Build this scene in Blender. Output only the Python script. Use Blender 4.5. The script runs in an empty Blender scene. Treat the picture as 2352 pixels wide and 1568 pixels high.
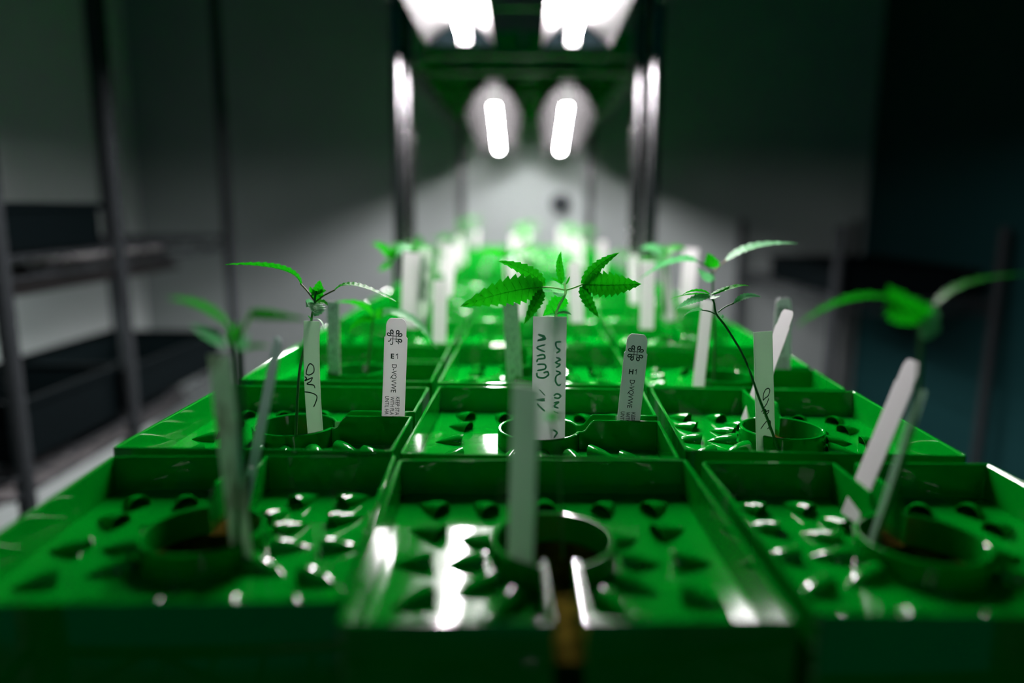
import bpy, math, random
from mathutils import Vector, Matrix, noise
from mathutils.geometry import tessellate_polygon

sc = bpy.context.scene
COL = sc.collection
PI = math.pi
R = math.radians

# ------------------------------------------------------------------ camera
# world: X right, Y away from the camera, Z up, metres; z = 0 is the rim height of the trays
CAM = Vector((-0.01476, 0.0, 0.13232))
cam_d = bpy.data.cameras.new('camera')
cam = bpy.data.objects.new('camera', cam_d)
COL.objects.link(cam)
rot = Matrix(((0.99986875, -0.00868774, 0.01367499),
              (0.01500915, 0.17892266, -0.98374865),
              (0.00609979, 0.98382478, 0.17902957)))
cam.matrix_world = Matrix.Translation(CAM) @ rot.to_4x4()
cam_d.sensor_width = 36.0
cam_d.lens = 1696.0 / 2352.0 * 36.0
cam_d.clip_start = 0.01
cam_d.dof.use_dof = True
cam_d.dof.focus_distance = 0.468
cam_d.dof.aperture_fstop = 2.0
sc.camera = cam

# ------------------------------------------------------------------ world and exposure
world = bpy.data.worlds.new('teal_fill')
sc.world = world
world.use_nodes = True
bg = world.node_tree.nodes['Background']
bg.inputs[0].default_value = (0.0, 1.0, 0.86, 1)
bg.inputs[1].default_value = 0.085  # teal fill light added to lift the blacks
sc.view_settings.view_transform = 'Standard'
sc.view_settings.look = 'None'
sc.view_settings.exposure = 0.0
sc.view_settings.gamma = 1.0
sc.view_settings.use_curve_mapping = False
TUBE_POWER = 190.0
FAR_TUBE_POWER = 200.0
SIDE_POWER = 50.0

# ------------------------------------------------------------------ materials
MATS = {}
def principled(name, base, rough=0.5, metal=0.0, spec=0.5, emit=None, estr=0.0, trans=0.0, coat=0.0, tcol=None):
    m = bpy.data.materials.new(name); m.use_nodes = True
    nt = m.node_tree; b = nt.nodes['Principled BSDF']
    b.inputs['Base Color'].default_value = (*base, 1)
    b.inputs['Roughness'].default_value = rough
    b.inputs['Metallic'].default_value = metal
    b.inputs['Specular IOR Level'].default_value = spec
    b.inputs['Coat Weight'].default_value = coat
    if emit:
        b.inputs['Emission Color'].default_value = (*emit, 1)
        b.inputs['Emission Strength'].default_value = estr
    if trans:
        t = nt.nodes.new('ShaderNodeBsdfTranslucent'); t.inputs[0].default_value = (*(tcol or base), 1)
        mx = nt.nodes.new('ShaderNodeMixShader'); mx.inputs[0].default_value = trans
        out = nt.nodes['Material Output']
        nt.links.new(b.outputs[0], mx.inputs[1]); nt.links.new(t.outputs[0], mx.inputs[2])
        nt.links.new(mx.outputs[0], out.inputs[0])
    MATS[name] = m
    return m
def add_noise(m, c1, c2, scale, lo=0.4, hi=0.6, coord='Object', detail=4, stretch=(1,1,1), bump=0.0):
    nt = m.node_tree; b = nt.nodes['Principled BSDF']
    tc = nt.nodes.new('ShaderNodeTexCoord'); mp = nt.nodes.new('ShaderNodeMapping')
    mp.inputs['Scale'].default_value = stretch
    n = nt.nodes.new('ShaderNodeTexNoise'); n.inputs['Scale'].default_value = scale; n.inputs['Detail'].default_value = detail
    r = nt.nodes.new('ShaderNodeValToRGB')
    r.color_ramp.elements[0].position = lo; r.color_ramp.elements[1].position = hi
    r.color_ramp.elements[0].color = (*c1, 1); r.color_ramp.elements[1].color = (*c2, 1)
    nt.links.new(tc.outputs[coord], mp.inputs[0]); nt.links.new(mp.outputs[0], n.inputs['Vector'])
    nt.links.new(n.outputs['Fac'], r.inputs[0]); nt.links.new(r.outputs[0], b.inputs['Base Color'])
    if bump:
        bp = nt.nodes.new('ShaderNodeBump'); bp.inputs['Strength'].default_value = bump; bp.inputs['Distance'].default_value = 0.001
        nt.links.new(n.outputs['Fac'], bp.inputs['Height']); nt.links.new(bp.outputs[0], b.inputs['Normal'])
    return n

m = principled('tray_plastic', (0.0, 0.30, 0.012), rough=0.07, spec=0.45)
add_noise(m, (0.0, 0.205, 0.010), (0.0, 0.240, 0.012), 60, 0.3, 0.7)
m = principled('leaf', (0.014, 0.42, 0.006), rough=0.42, spec=0.35, trans=0.5, tcol=(0.006, 0.30, 0.003))
add_noise(m, (0.003, 0.20, 0.003), (0.014, 0.31, 0.005), 160, 0.3, 0.7, bump=0.35)
m = principled('leaf_dark', (0.004, 0.24, 0.006), rough=0.45, spec=0.3, trans=0.45, tcol=(0.004, 0.40, 0.004))
m = principled('leaf_under', (0.16, 0.42, 0.20), rough=0.45, spec=0.4, trans=0.3, tcol=(0.14, 0.55, 0.20))
add_noise(m, (0.12, 0.36, 0.15), (0.22, 0.48, 0.27), 220, 0.35, 0.65, bump=0.3)
principled('midrib', (0.30, 0.72, 0.10), rough=0.5, trans=0.8, tcol=(0.22, 0.85, 0.10))
principled('stem', (0.02, 0.13, 0.02), rough=0.5)
principled('stem_lit', (0.60, 0.85, 0.50), rough=0.5, trans=0.5)  # paleness is light from above put into the stem colour
principled('petiole_pale', (0.40, 0.80, 0.22), rough=0.5, trans=0.2)
principled('petiole_brown', (0.16, 0.11, 0.03), rough=0.5)
principled('label', (0.80, 0.77, 0.79), rough=0.45, spec=0.4, trans=0.45)
principled('label_b', (0.66, 0.68, 0.68), rough=0.5, spec=0.4, trans=0.25)
principled('label_thin', (0.70, 0.72, 0.71), rough=0.45, spec=0.4, trans=0.45)
m = principled('label_dirty', (0.6, 0.66, 0.62), rough=0.6, trans=0.40, tcol=(0.42, 0.55, 0.40))
add_noise(m, (0.03, 0.08, 0.055), (0.60, 0.70, 0.60), 75, 0.42, 0.50, stretch=(1, 1, .55))
m = principled('label_speckled', (0.7, 0.7, 0.7), rough=0.6, trans=0.1)
add_noise(m, (0.10, 0.13, 0.12), (0.74, 0.73, 0.74), 420, 0.34, 0.46)
m = principled('label_clear', (0.45, 0.60, 0.54), rough=0.25, trans=0.3)
film = principled('label_film', (0.30, 0.50, 0.36), rough=0.25)
film.node_tree.nodes['Principled BSDF'].inputs['Alpha'].default_value = 0.35
principled('label_shade', (0.62, 0.74, 0.62), rough=0.45, spec=0.4, trans=0.38)  # green bounce light and shade mixed into this label colour
principled('leaf_far', (0.006, 0.20, 0.01), rough=0.5, trans=0.3)
principled('ink', (0.004, 0.010, 0.010), rough=0.5)
principled('ink_faint', (0.46, 0.52, 0.51), rough=0.6)
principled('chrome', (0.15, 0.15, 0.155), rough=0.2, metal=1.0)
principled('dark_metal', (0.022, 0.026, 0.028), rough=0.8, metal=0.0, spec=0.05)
principled('reflector_metal', (0.045, 0.044, 0.044), rough=0.42, metal=0.8)
principled('reflector_grey', (0.010, 0.010, 0.010), rough=0.9, spec=0.0)
principled('lamp_cap', (0.3, 0.3, 0.3), rough=0.5)
principled('tube_glow', (1, 1, 1), emit=(1.0, 0.93, 0.96), estr=TUBE_POWER)
principled('far_tube_glow', (1, 1, 1), emit=(1.0, 0.93, 0.96), estr=FAR_TUBE_POWER)
principled('side_tube_glow', (1, 1, 1), emit=(0.95, 1.0, 1.0), estr=SIDE_POWER)
m = principled('wall_paint', (0.62, 0.62, 0.61), rough=0.85, spec=0.2)
add_noise(m, (0.195, 0.222, 0.217), (0.22, 0.25, 0.245), 3, 0.3, 0.7)
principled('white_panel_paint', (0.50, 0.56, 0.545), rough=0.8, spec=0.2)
principled('glint_wire', (0.75, 0.74, 0.75), rough=0.3, metal=0.3)  # pale base colour carries the glints on the lamp hangers
principled('shaded_wall_tone', (0.003, 0.027, 0.028), rough=0.9, spec=0.1)  # darkness of the unlit right side put into the wall colour
m = principled('floor_vinyl', (0.45, 0.45, 0.46), rough=0.6)
add_noise(m, (0.13, 0.13, 0.135), (0.16, 0.16, 0.165), 5, 0.3, 0.7)
principled('dark_floor', (0.10, 0.11, 0.12), rough=0.8)
principled('ceiling_paint', (0.06, 0.08, 0.08), rough=0.9)
principled('black_plastic', (0.001, 0.003, 0.0035), rough=0.85, spec=0.04)
m = principled('rockwool', (0.20, 0.13, 0.02), rough=0.95, spec=0.0)
add_noise(m, (0.02, 0.017, 0.003), (0.10, 0.075, 0.010), 140, 0.35, 0.7, bump=1.0)

# ------------------------------------------------------------------ helpers
def mesh_obj(name, verts, faces, mat, parent=None, smooth=False, angle=None, mats=None, fm=None):
    me = bpy.data.meshes.new(name)
    me.from_pydata([tuple(v) for v in verts], [], faces)
    me.materials.append(MATS[mat])
    if mats:
        for x in mats: me.materials.append(MATS[x])
    if fm:
        me.polygons.foreach_set('material_index', fm)
    me.validate(); me.update()
    if smooth or angle:
        me.polygons.foreach_set('use_smooth', [True] * len(me.polygons))
        if angle: me.set_sharp_from_angle(angle=R(angle))
    o = bpy.data.objects.new(name, me); COL.objects.link(o)
    if parent: o.parent = parent
    return o
class MB:
    def __init__(s): s.v = []; s.f = []
    def add(s, v, f):
        n = len(s.v); s.v += [Vector(x) for x in v]; s.f += [tuple(i + n for i in q) for q in f]
    def box(s, lo, hi, bev=0.0):
        (x0, y0, z0), (x1, y1, z1) = lo, hi
        b = bev
        if b <= 0:
            s.add([(x0,y0,z0),(x1,y0,z0),(x1,y1,z0),(x0,y1,z0),(x0,y0,z1),(x1,y0,z1),(x1,y1,z1),(x0,y1,z1)],
                  [(3,2,1,0),(4,5,6,7),(0,1,5,4),(1,2,6,5),(2,3,7,6),(3,0,4,7)])
            return
        def ring(i, z): return [(x0+i,y0+b,z),(x0+b,y0+i,z),(x1-b,y0+i,z),(x1-i,y0+b,z),(x1-i,y1-b,z),(x1-b,y1-i,z),(x0+b,y1-i,z),(x0+i,y1-b,z)]
        rs = [ring(b*.6, z0), ring(0, z0+b), ring(0, z1-b), ring(b*.6, z1)]
        v = [p for r in rs for p in r]; f = []
        for k in range(3):
            for i in range(8):
                j = (i+1) % 8; f.append((k*8+i, k*8+j, k*8+8+j, k*8+8+i))
        f.append(tuple(range(7, -1, -1))); f.append(tuple(range(24, 32)))
        s.add(v, f)
    def tube(s, pts, rad, n=8, cap=True):
        pts = [Vector(p) for p in pts]
        if not hasattr(rad, '__len__'): rad = [rad] * len(pts)
        rings = []
        for i, p in enumerate(pts):
            d = (pts[min(i+1, len(pts)-1)] - pts[max(i-1, 0)]).normalized()
            a = Vector((0, 0, 1)) if abs(d.z) < .9 else Vector((0, 1, 0))
            u = d.cross(a).normalized(); w = d.cross(u)
            rings.append([p + (u*math.cos(2*PI*k/n) + w*math.sin(2*PI*k/n))*rad[i] for k in range(n)])
        v = [q for r in rings for q in r]; f = []
        for i in range(len(pts)-1):
            for k in range(n):
                l = (k+1) % n; f.append((i*n+k, i*n+n+k, i*n+n+l, i*n+l))
        if cap: f.append(tuple(range(n))); f.append(tuple(range(len(v)-1, len(v)-n-1, -1)))
        s.add(v, f)
    def build(s, name, mat, parent=None, smooth=False, angle=None):
        return mesh_obj(name, s.v, s.f, mat, parent, smooth, angle)
def tag(o, label=None, cat=None, group=None, kind=None):
    if label: o['label'] = label
    if cat: o['category'] = cat
    if group: o['group'] = group
    if kind: o['kind'] = kind
    return o
def empty(name, loc=(0,0,0), rz=0.0):
    o = bpy.data.objects.new(name, None); COL.objects.link(o)
    o.location = loc; o.rotation_euler = (0, 0, rz); o.empty_display_size = .02
    return o
def copy_tree(o, parent=None):
    c = o.copy(); COL.objects.link(c); c.parent = parent
    for ch in list(o.children): copy_tree(ch, c)
    return c
def bez(b, m, t, n):
    b, m, t = Vector(b), Vector(m), Vector(t)
    c = m*2 - (b+t)*.5
    return [b*(1-s)**2 + c*2*s*(1-s) + t*s*s for s in [i/n for i in range(n+1)]]
def catmull(P, n):
    P = [Vector(p) for p in P]
    if len(P) < 3: return P
    out = []
    Q = [P[0]*2-P[1]] + P + [P[-1]*2-P[-2]]
    for i in range(1, len(Q)-2):
        p0, p1, p2, p3 = Q[i-1:i+3]
        for k in range(n):
            t = k/n
            out.append(.5*((2*p1)+(p2-p0)*t+(2*p0-5*p1+4*p2-p3)*t*t+(3*p1-p0-3*p2+p3)*t**3))
    out.append(P[-1]); return out

# ------------------------------------------------------------------ the room
ZF = -0.95
def slab(name, lo, hi, mat, n=1):
    mb = MB(); mb.box(lo, hi); return tag(mb.build(name, mat), kind='structure')
slab('floor', (-2.4, -1.2, ZF-.05), (2.6, 3.0, ZF), 'floor_vinyl')
slab('ceiling', (-2.4, -1.2, 1.65), (2.6, 3.0, 1.70), 'ceiling_paint')
slab('wall_back', (-2.4, 2.78, ZF), (2.6, 2.88, 1.65), 'wall_paint')
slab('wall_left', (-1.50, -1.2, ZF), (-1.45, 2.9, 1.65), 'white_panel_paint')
slab('wall_right', (1.25, -1.2, ZF), (1.3, 2.9, 1.65), 'shaded_wall_tone')
mb = MB()   # small round socket on the back wall
mb.tube([(0.122, 2.78, 0.146), (0.122, 2.76, 0.146), (0.122, 2.755, 0.146)], [.036, .036, .026], 20)
sk = empty('wall_socket', (0.122, 2.78, 0.146)); tag(sk, 'small dark round socket on the bright back wall under the far lamps', 'socket')
o = mb.build('face_plate', 'dark_metal', sk, angle=40); o.location = -Vector(sk.location)
mb = MB()
for dx in (-.012, .012): mb.tube([(0.122+dx, 2.756, 0.146), (0.122+dx, 2.752, 0.146)], .005, 8)
o = mb.build('socket_pin', 'black_plastic', sk); o.location = -Vector(sk.location)

# ------------------------------------------------------------------ wire shelving racks
def post_mesh(z0, z1, rad=.0127):
    mb = MB(); pts = []; rr = []
    z = z0
    while z < z1 - .001:
        for dz, r in ((0, rad), (.0215, rad), (.0225, rad-.0014), (.0245, rad-.0014)):
            pts.append((0, 0, z+dz)); rr.append(r)
        z += .0254
    mb.tube(pts, rr, 14); return mb
POST = {}
def post(parent, x, y, z0, z1, mat='chrome'):
    k = (z0, z1, mat)
    if k not in POST:
        o = post_mesh(z0, z1).build('post', mat, parent, angle=30); POST[k] = o.data
    else:
        o = bpy.data.objects.new('post', POST[k]); COL.objects.link(o); o.parent = parent
    o.location = (x, y, 0)
    return o
def wire_shelf(parent, x0, x1, y0, y1, z, mat='chrome', pitch=.025, h=.03):
    rim = MB(); rw = .003
    for zz in (z, z-h):
        rim.tube([(x0,y0,zz),(x1,y0,zz)], rw, 6); rim.tube([(x0,y1,zz),(x1,y1,zz)], rw, 6)
        rim.tube([(x0,y0,zz),(x0,y1,zz)], rw, 6); rim.tube([(x1,y0,zz),(x1,y1,zz)], rw, 6)
    for (ax, a0, a1, c) in (('x', x0, x1, y0), ('x', x0, x1, y1), ('y', y0, y1, x0), ('y', y0, y1, x1)):
        n = max(2, int(abs(a1-a0)/.06)); P = []
        for i in range(n+1):
            a = a0+(a1-a0)*i/n; zz = z if i % 2 else z-h
            P.append((a, c, zz) if ax == 'x' else (c, a, zz))
        rim.tube(P, .002, 5)
    rim.build('shelf_rim', mat, parent)
    d = MB(); n = int((x1-x0)/pitch)
    for i in range(1, n):
        x = x0+(x1-x0)*i/n; d.tube([(x, y0, z+.002), (x, y1, z+.002)], .0015, 4)
    for i in range(1, 5):
        y = y0+(y1-y0)*i/5; d.tube([(x0, y, z-.002), (x1, y, z-.002)], .002, 4)
    tag(d.build('wire_deck', mat, parent), kind='stuff')
def rack(label, x0, x1, y0, y1, posts, shelves, mat='chrome', ztop=.62, xs=None):
    r = tag(empty('wire_shelving_rack', (0,0,0)), label, 'rack')
    r.location = ((x0+x1)/2, (y0+y1)/2, ZF)
    off = -Vector(r.location)
    for (x, y) in posts: post(r, x, y, ZF, ztop, mat)
    for z in shelves: wire_shelf(r, x0, x1, y0, y1, z, mat)
    for c in r.children: c.location = Vector(c.location) + off
    return r
rack('chrome wire rack under the front trays with bright upright posts beside the far lamps', -.24, .215, .14, 1.36,
     [(-.24, .13), (.215, .13), (-.2385, 1.362), (.2150, 1.362)], [-.072, .50], ztop=.70)
rack('second chrome wire rack behind the front one, carrying the far lamps and upper green trays', -.233, .200, 1.43, 2.64,
     [(-.2345, 1.43), (.1985, 1.43), (-.2338, 2.64), (.2157, 2.64)], [-.072, .405], ztop=.70)

# ------------------------------------------------------------------ lamps
def lamp(label, a, b, wl, wr, mat='tube_glow', drop=.035, hang=None, group=None):
    """a, b: tube end points; wl, wr: reflector half widths left and right"""
    rmat = 'reflector_grey' if mat == 'far_tube_glow' else 'reflector_metal'
    a, b = Vector(a), Vector(b); r = tag(empty('strip_lamp', a), label, 'lamp', group)
    L = (b-a).length; yaw = math.atan2(-(b.x-a.x), b.y-a.y); pit = math.atan2(b.z-a.z, math.hypot(b.x-a.x, b.y-a.y))
    r.rotation_euler = (pit, 0, yaw)
    t = MB(); rr = .008
    t.tube([(0,.004,0),(0,.010,0),(0,L-.010,0),(0,L-.004,0),(0,L,0)], [rr*.6,rr,rr,rr*.8,rr*.4], 14); t.build('tube', mat, r, angle=50)
    # reflector: two sloped wings and a ridge, each with thickness
    far = mat == 'far_tube_glow'; side = mat == 'side_tube_glow'; zl = -.027 if far else (.004 if side else -.010); zr = -.018 if side else zl
    prof = [(-wl, zl), (-wl*.62, .010), (-.014, .026), (.014, .026), (wr*.62, .010), (wr, zr)]
    th = .0015; v = []; f = []
    for y in (-.02, L*.5, L+(.035 if far else .006)):
        for (x, z) in prof: v.append((x, y, z))
        for (x, z) in prof: v.append((x*1.01, y, z+th+.0006))
    n = len(prof)
    for k in range(2):
        o0 = k*2*n; o1 = o0+2*n
        for i in range(n-1):
            f.append((o0+i, o1+i, o1+i+1, o0+i+1)); f.append((o0+n+i, o0+n+i+1, o1+n+i+1, o1+n+i))
        f.append((o0, o0+n, o1+n, o1)); f.append((o0+n-1, o1+n-1, o1+2*n-1, o0+2*n-1))
    for o0 in (0, 4*n):
        for i in range(n-1): f.append((o0+i, o0+i+1, o0+n+i+1, o0+n+i))
    mesh_obj('reflector', v, f, rmat, r)
    h = MB(); h.box((-.016, 0, .028), (.016, L, .040), .003); h.build('housing', 'lamp_cap', r)
    for y in (-.008, L):
        c = MB(); c.box((-.011, y-.004, -.009), (.011, y+.008, .028), .002); c.build('lamp_holder', 'lamp_cap', r)
    for y0_ in ((-.022, L+.004) if mat == 'tube_glow' else ()):
        e_ = MB(); e_.add([(x, y0_+d_, z) for d_ in (0, .002) for (x, z) in prof],
                          [(5, 4, 3, 2, 1, 0), (6, 7, 8, 9, 10, 11)] + [(i, (i+1) % 6, 6+(i+1) % 6, 6+i) for i in range(6)])
        e_.build('light_stop', 'black_plastic', r)  # plates added to stop tube light leaking out past the ends
    for y in (L*.30, L*.94):
        g = MB()
        g.tube([(-.013, y, .038), (0, y, .038+drop), (.013, y, .038)], .0030, 6); g.tube([(0, y, .038+drop), (0, y, .040+drop+(hang or .02))], .0018, 6)
        g.build('hanger', 'glint_wire', r)
    return r
lamp('nearer left strip lamp hanging over the front trays, cut by the top edge', (-.1085, .62, .405), (-.1135, 1.28, .404), .062, .048)
lamp('nearer right strip lamp hanging over the front trays, cut by the top edge', (.058, .62, .403), (.0636, 1.28, .402), .050, .062)
lamp('farther left strip lamp, small and glowing above the bright wall', (-.073, 1.47, .333), (-.100, 2.60, .328), .055, .055, 'far_tube_glow', drop=.020, hang=.004)
lamp('farther right strip lamp, small and glowing above the bright wall', (.068, 1.47, .333), (.110, 2.60, .325), .055, .055, 'far_tube_glow', drop=.020, hang=.004)


# ------------------------------------------------------------------ green trays
W = 0.152; H2 = W/2; TW = 0.0021; FZ = -0.0186; SKIRT = -0.066
SG = 0.0053; RC = 0.0245; CZ = -0.0075
def tray_path():
    """closed boundary (x, y, top z, part) counter-clockwise; part 0 = basin wall, 1 = collar wall"""
    P = []
    def corner(cx, cy, a0):
        r = .003
        for k in range(5):
            a = a0 + k*PI/8; P.append((cx+r*math.cos(a), cy+r*math.sin(a), 0, 0))
    q = H2-.003
    P.append((SG, -H2, 0, 0))
    corner(q, -q, -PI/2); corner(q, q, 0); corner(-q, q, PI/2); corner(-q, -q, PI)
    P.append((-SG, -H2, 0, 1))
    ya = -math.sqrt(RC**2-SG**2)
    for y in (-.070, -.060, -.050, -.042, -.0345): P.append((-SG, y, 0, 1))
    for k in range(1, 5):
        t = k/4; P.append((-SG-.0008*t, -.0345+.0075*t, CZ*(t*t*(3-2*t)), 1))
    a0 = math.atan2(ya, -SG); a0 = a0 if a0 > 0 else a0+2*PI
    n = 44; span = 2*PI - 2*(1.5*PI-a0)
    for k in range(n+1):
        a = a0 - .03 - (span-.06)*k/n
        P.append((RC*math.cos(a), RC*math.sin(a), CZ, 1))
    for k in range(4, 0, -1):
        t = k/4; P.append((SG+.0008*t, -.0345+.0075*t, CZ*(t*t*(3-2*t)), 1))
    for y in (-.0345, -.042, -.050, -.060, -.070): P.append((SG, y, 0, 1))
    return P
def offset(P, d):
    n = len(P); out = []
    for i in range(n):
        a = Vector(P[i-1][:2]); b = Vector(P[i][:2]); c = Vector(P[(i+1) % n][:2])
        d1 = (b-a).normalized(); d2 = (c-b).normalized()
        n1 = Vector((-d1.y, d1.x)); n2 = Vector((-d2.y, d2.x))
        m_ = n1+n2
        m_ = m_/max(m_.dot(n1), .45) if m_.length > 1e-6 else n1
        out.append((b.x+m_.x*d, b.y+m_.y*d))
    return out
def build_tray_meshes():
    P = tray_path(); n = len(P)
    e = .0005
    lv = [(0.0, None), (0.0, -.0006), (e, 0.0), (TW-e, 0.0), (TW, -.0006), (TW+.0003, None)]
    offs = [offset(P, d) for d, _ in lv]
    V = []
    for j, (d, dz) in enumerate(lv):
        for i in range(n):
            x, y = offs[j][i]
            z = P[i][2]+dz if dz is not None else ((SKIRT if P[i][3] == 0 or abs(P[i][1]) > .0755 else -.034) if j == 0 else FZ)
            V.append((x, y, z))
    parts = {0: ([], []), 1: ([], [])}
    def emit(part, quad):
        vs, fs = parts[part]; b = len(vs); vs += [V[k] for k in quad]; fs.append(tuple(range(b, b+len(quad))))
    for j in range(len(lv)-1):
        for i in range(n):
            k = (i+1) % n
            part = 1 if (P[i][3] and (P[k][3])) or (P[i][3] and k == 0) else 0
            emit(part, (j*n+i, j*n+k, (j+1)*n+k, (j+1)*n+i))
    loop = [Vector(V[5*n+i]) for i in range(n)]
    vs, fs = parts[0]; b = len(vs); vs += [tuple(p) for p in loop]
    for t in tessellate_polygon([loop]):
        a, c, d = t
        nz = (loop[c]-loop[a]).cross(loop[d]-loop[a]).z
        fs.append((b+a, b+c, b+d) if nz > 0 else (b+a, b+d, b+c))
    # underside lip that closes the skirt
    return parts
def weld(name, vs, fs, mat, angle):
    idx = {}; nv = []; mp = []
    for v in vs:
        k = (round(v[0], 6), round(v[1], 6), round(v[2], 6))
        if k not in idx: idx[k] = len(nv); nv.append(v)
        mp.append(idx[k])
    nf = []
    for f in fs:
        g = []
        for i in f:
            if mp[i] not in g: g.append(mp[i])
        if len(g) > 2: nf.append(tuple(g))
    me = bpy.data.meshes.new(name); me.from_pydata([tuple(v) for v in nv], [], nf); me.materials.append(MATS[mat])
    me.validate(); me.update(); me.polygons.foreach_set('use_smooth', [True]*len(me.polygons)); me.set_sharp_from_angle(angle=R(angle))
    return me
parts = build_tray_meshes()
BASIN = weld('basin', *parts[0], 'tray_plastic', 18)
COLLAR = weld('collar', *parts[1], 'tray_plastic', 22)
def louvre_mesh():
    """half-cone vent: open arched mouth at y = 0, pointed tail at y = L"""
    L, w0, h0 = .0170, .0056, .0060; J, N = 12, 14; V = []; F = []
    for sh in (0, .0007):
        for j in range(J+1):
            t = j/J
            w = (w0-sh)*max(.02, (1-t**1.9)**.9); h = (h0-sh)*max(.01, (1-t**1.6)**.95)
            y = t*(L-sh)
            for k in range(N+1):
                a = PI*k/N
                lean = .0016*math.sin(a)*(1-t)   # the mouth leans forward at its crown
                V.append((w*math.cos(a), y-lean, h*math.sin(a)**.85 if 0 < k < N else -.0004))
    M = N+1; S = (J+1)*M
    for j in range(J):
        for k in range(N):
            a = j*M+k
            F.append((a, a+1, a+M+1, a+M)); F.append((S+a, S+a+M, S+a+M+1, S+a+1))
    for k in range(N): F.append((k, S+k, S+k+1, k+1))
    return V, F
LV, LF = louvre_mesh()
lm = bpy.data.meshes.new('vent'); lm.from_pydata(LV, [], LF); lm.materials.append(MATS['tray_plastic']); lm.update()
lm.polygons.foreach_set('use_smooth', [True]*len(lm.polygons)); lm.set_sharp_from_angle(angle=R(50))
VENTS = []
for s in (-1, 1):
    VENTS += [(s*.0565, .0545), (s*.0565, .0275), (s*.0595, -.002), (s*.0565, -.0325), (s*.0565, -.0560), (s*.0310, .0545),
              (s*.0325, .0175), (s*.0370, -.0025), (s*.0325, -.0225), (s*.0215, -.0385), (s*.0310, -.0570)]
VENTS.append((0, .0575))
def vent_xf(x, y):
    c = Vector((x, y)); d = c.normalized(); b = c - d*.007
    return (b.x, b.y, FZ), math.atan2(-d.x, d.y)
def joined_vents():
    V = []; F = []
    for x, y in VENTS:
        (bx, by, bz), a = vent_xf(x, y); o = len(V); ca, sa = math.cos(a), math.sin(a)
        V += [(bx+ca*p[0]-sa*p[1], by+sa*p[0]+ca*p[1], bz+p[2]) for p in LV]; F += [tuple(i+o for i in f) for f in LF]
    me = bpy.data.meshes.new('vents'); me.from_pydata(V, [], F); me.materials.append(MATS['tray_plastic']); me.update()
    me.polygons.foreach_set('use_smooth', [True]*len(me.polygons)); me.set_sharp_from_angle(angle=R(50)); return me
JV = joined_vents()
def tray(label, x, y, z, rz, tilt=0.0, scale=1.0, full=True, group=None):
    r = empty('seedling_tray', (x, y, z), rz)
    if tilt:
        r.rotation_mode = 'XYZ'
        q = Matrix.Rotation(math.atan(tilt), 3, 'X') @ Matrix.Rotation(rz, 3, 'Z')
        r.rotation_euler = q.to_euler()
    r.scale = (scale, scale, 1)
    tag(r, label, 'tray', group)
    for nm, me in (('basin', BASIN), ('collar', COLLAR)):
        o = bpy.data.objects.new(nm, me); COL.objects.link(o); o.parent = r
    if full:
        for vx, vy in VENTS:
            o = bpy.data.objects.new('vent', lm); COL.objects.link(o); o.parent = r
            o.location, a = vent_xf(vx, vy); o.rotation_euler = (0, 0, a)
    else:
        o = bpy.data.objects.new('vents', JV); COL.objects.link(o); o.parent = r; o['kind'] = 'stuff'
    return r
B = R(180); RT = R(90); LT = R(-90)
tray('green vented tray, middle of the front row, its slot opening toward the viewer', -.0007, .2968, .0003, .034, .0153, 1.002)
tray('green vented tray, left of the front row, holding the dirty mottled label', -.1541, .3019, .0004, .048+B, .0, .995)
tray('green vented tray, right of the front row, with the large leaning white tag', .1571, .2988, .0018, .0138+B, -.0113, 1.0)
tray('green vented tray, middle of the second row, holding the widest white label', -.0032, .4581, .0003, -.0241+RT, .0053, 1.001)
tray('green vented tray, left of the second row, with the E1 tag in its slot', -.1603, .4564, .0016, -.0054+RT, -.0152, 1.008)
tray('green vented tray, right of the second row, with the cursive-marked label in its collar', .1535, .4614, .0011, -.0363+B, -.0117, .992)
tray('green vented tray, left of the third row, behind the E1 tag', -.1591, .629, -.0003, -.002+RT, 0, .99)
tray('green vented tray, middle of the third row, behind the widest label', -.002, .6215, .0006, -.0164+B, 0, 1.0)
tray('green vented tray, right of the third row, behind the cursive-marked label', .1597, .6262, -.0022, -.0363+RT, 0, .99)
rnd = random.Random(4)
names = {3: 'fourth', 4: 'fifth', 5: 'sixth', 6: 'seventh'}
ordinal = ['first', 'second', 'third', 'fourth', 'fifth', 'sixth', 'seventh']
cols = {-1: 'left', 0: 'middle', 1: 'right'}
SITES = []
for k in range(3, 7):
    for c in (-1, 0, 1):
        y = .787+(k-3)*.1585; x = c*.157-.001+rnd.uniform(-.0015, .0015)
        a = rnd.choice((B, RT, RT, LT))+rnd.uniform(-.02, .02)
        SITES.append((x, y))
        if k in names: tray('green vented tray, %s of the %s row from the front, blurred' % (cols[c], names[k]), x, y, rnd.uniform(-.001, .001), a, 0, .985, False)
for k in range(7):
    for c in (-1, 0, 1):
        y = 1.53+k*.1585; x = c*.150-.018
        SITES.append((x, y))
        tray('far blurred green tray on the second rack, %s column, %s row' % (cols[c], ordinal[k]), x, y, 0, rnd.choice((B, RT, LT)), 0, .96, False, 'far trays on the second rack')
for k in range(6):
    for c in (-1, 0, 1):
        tray('dark green tray on the upper wire shelf, %s column, %s row' % (cols[c], ordinal[k]), c*.144-.018, 1.62+k*.165, .409-SKIRT, 0, 0, .93, False, 'trays on the upper shelf of the second rack')

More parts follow.
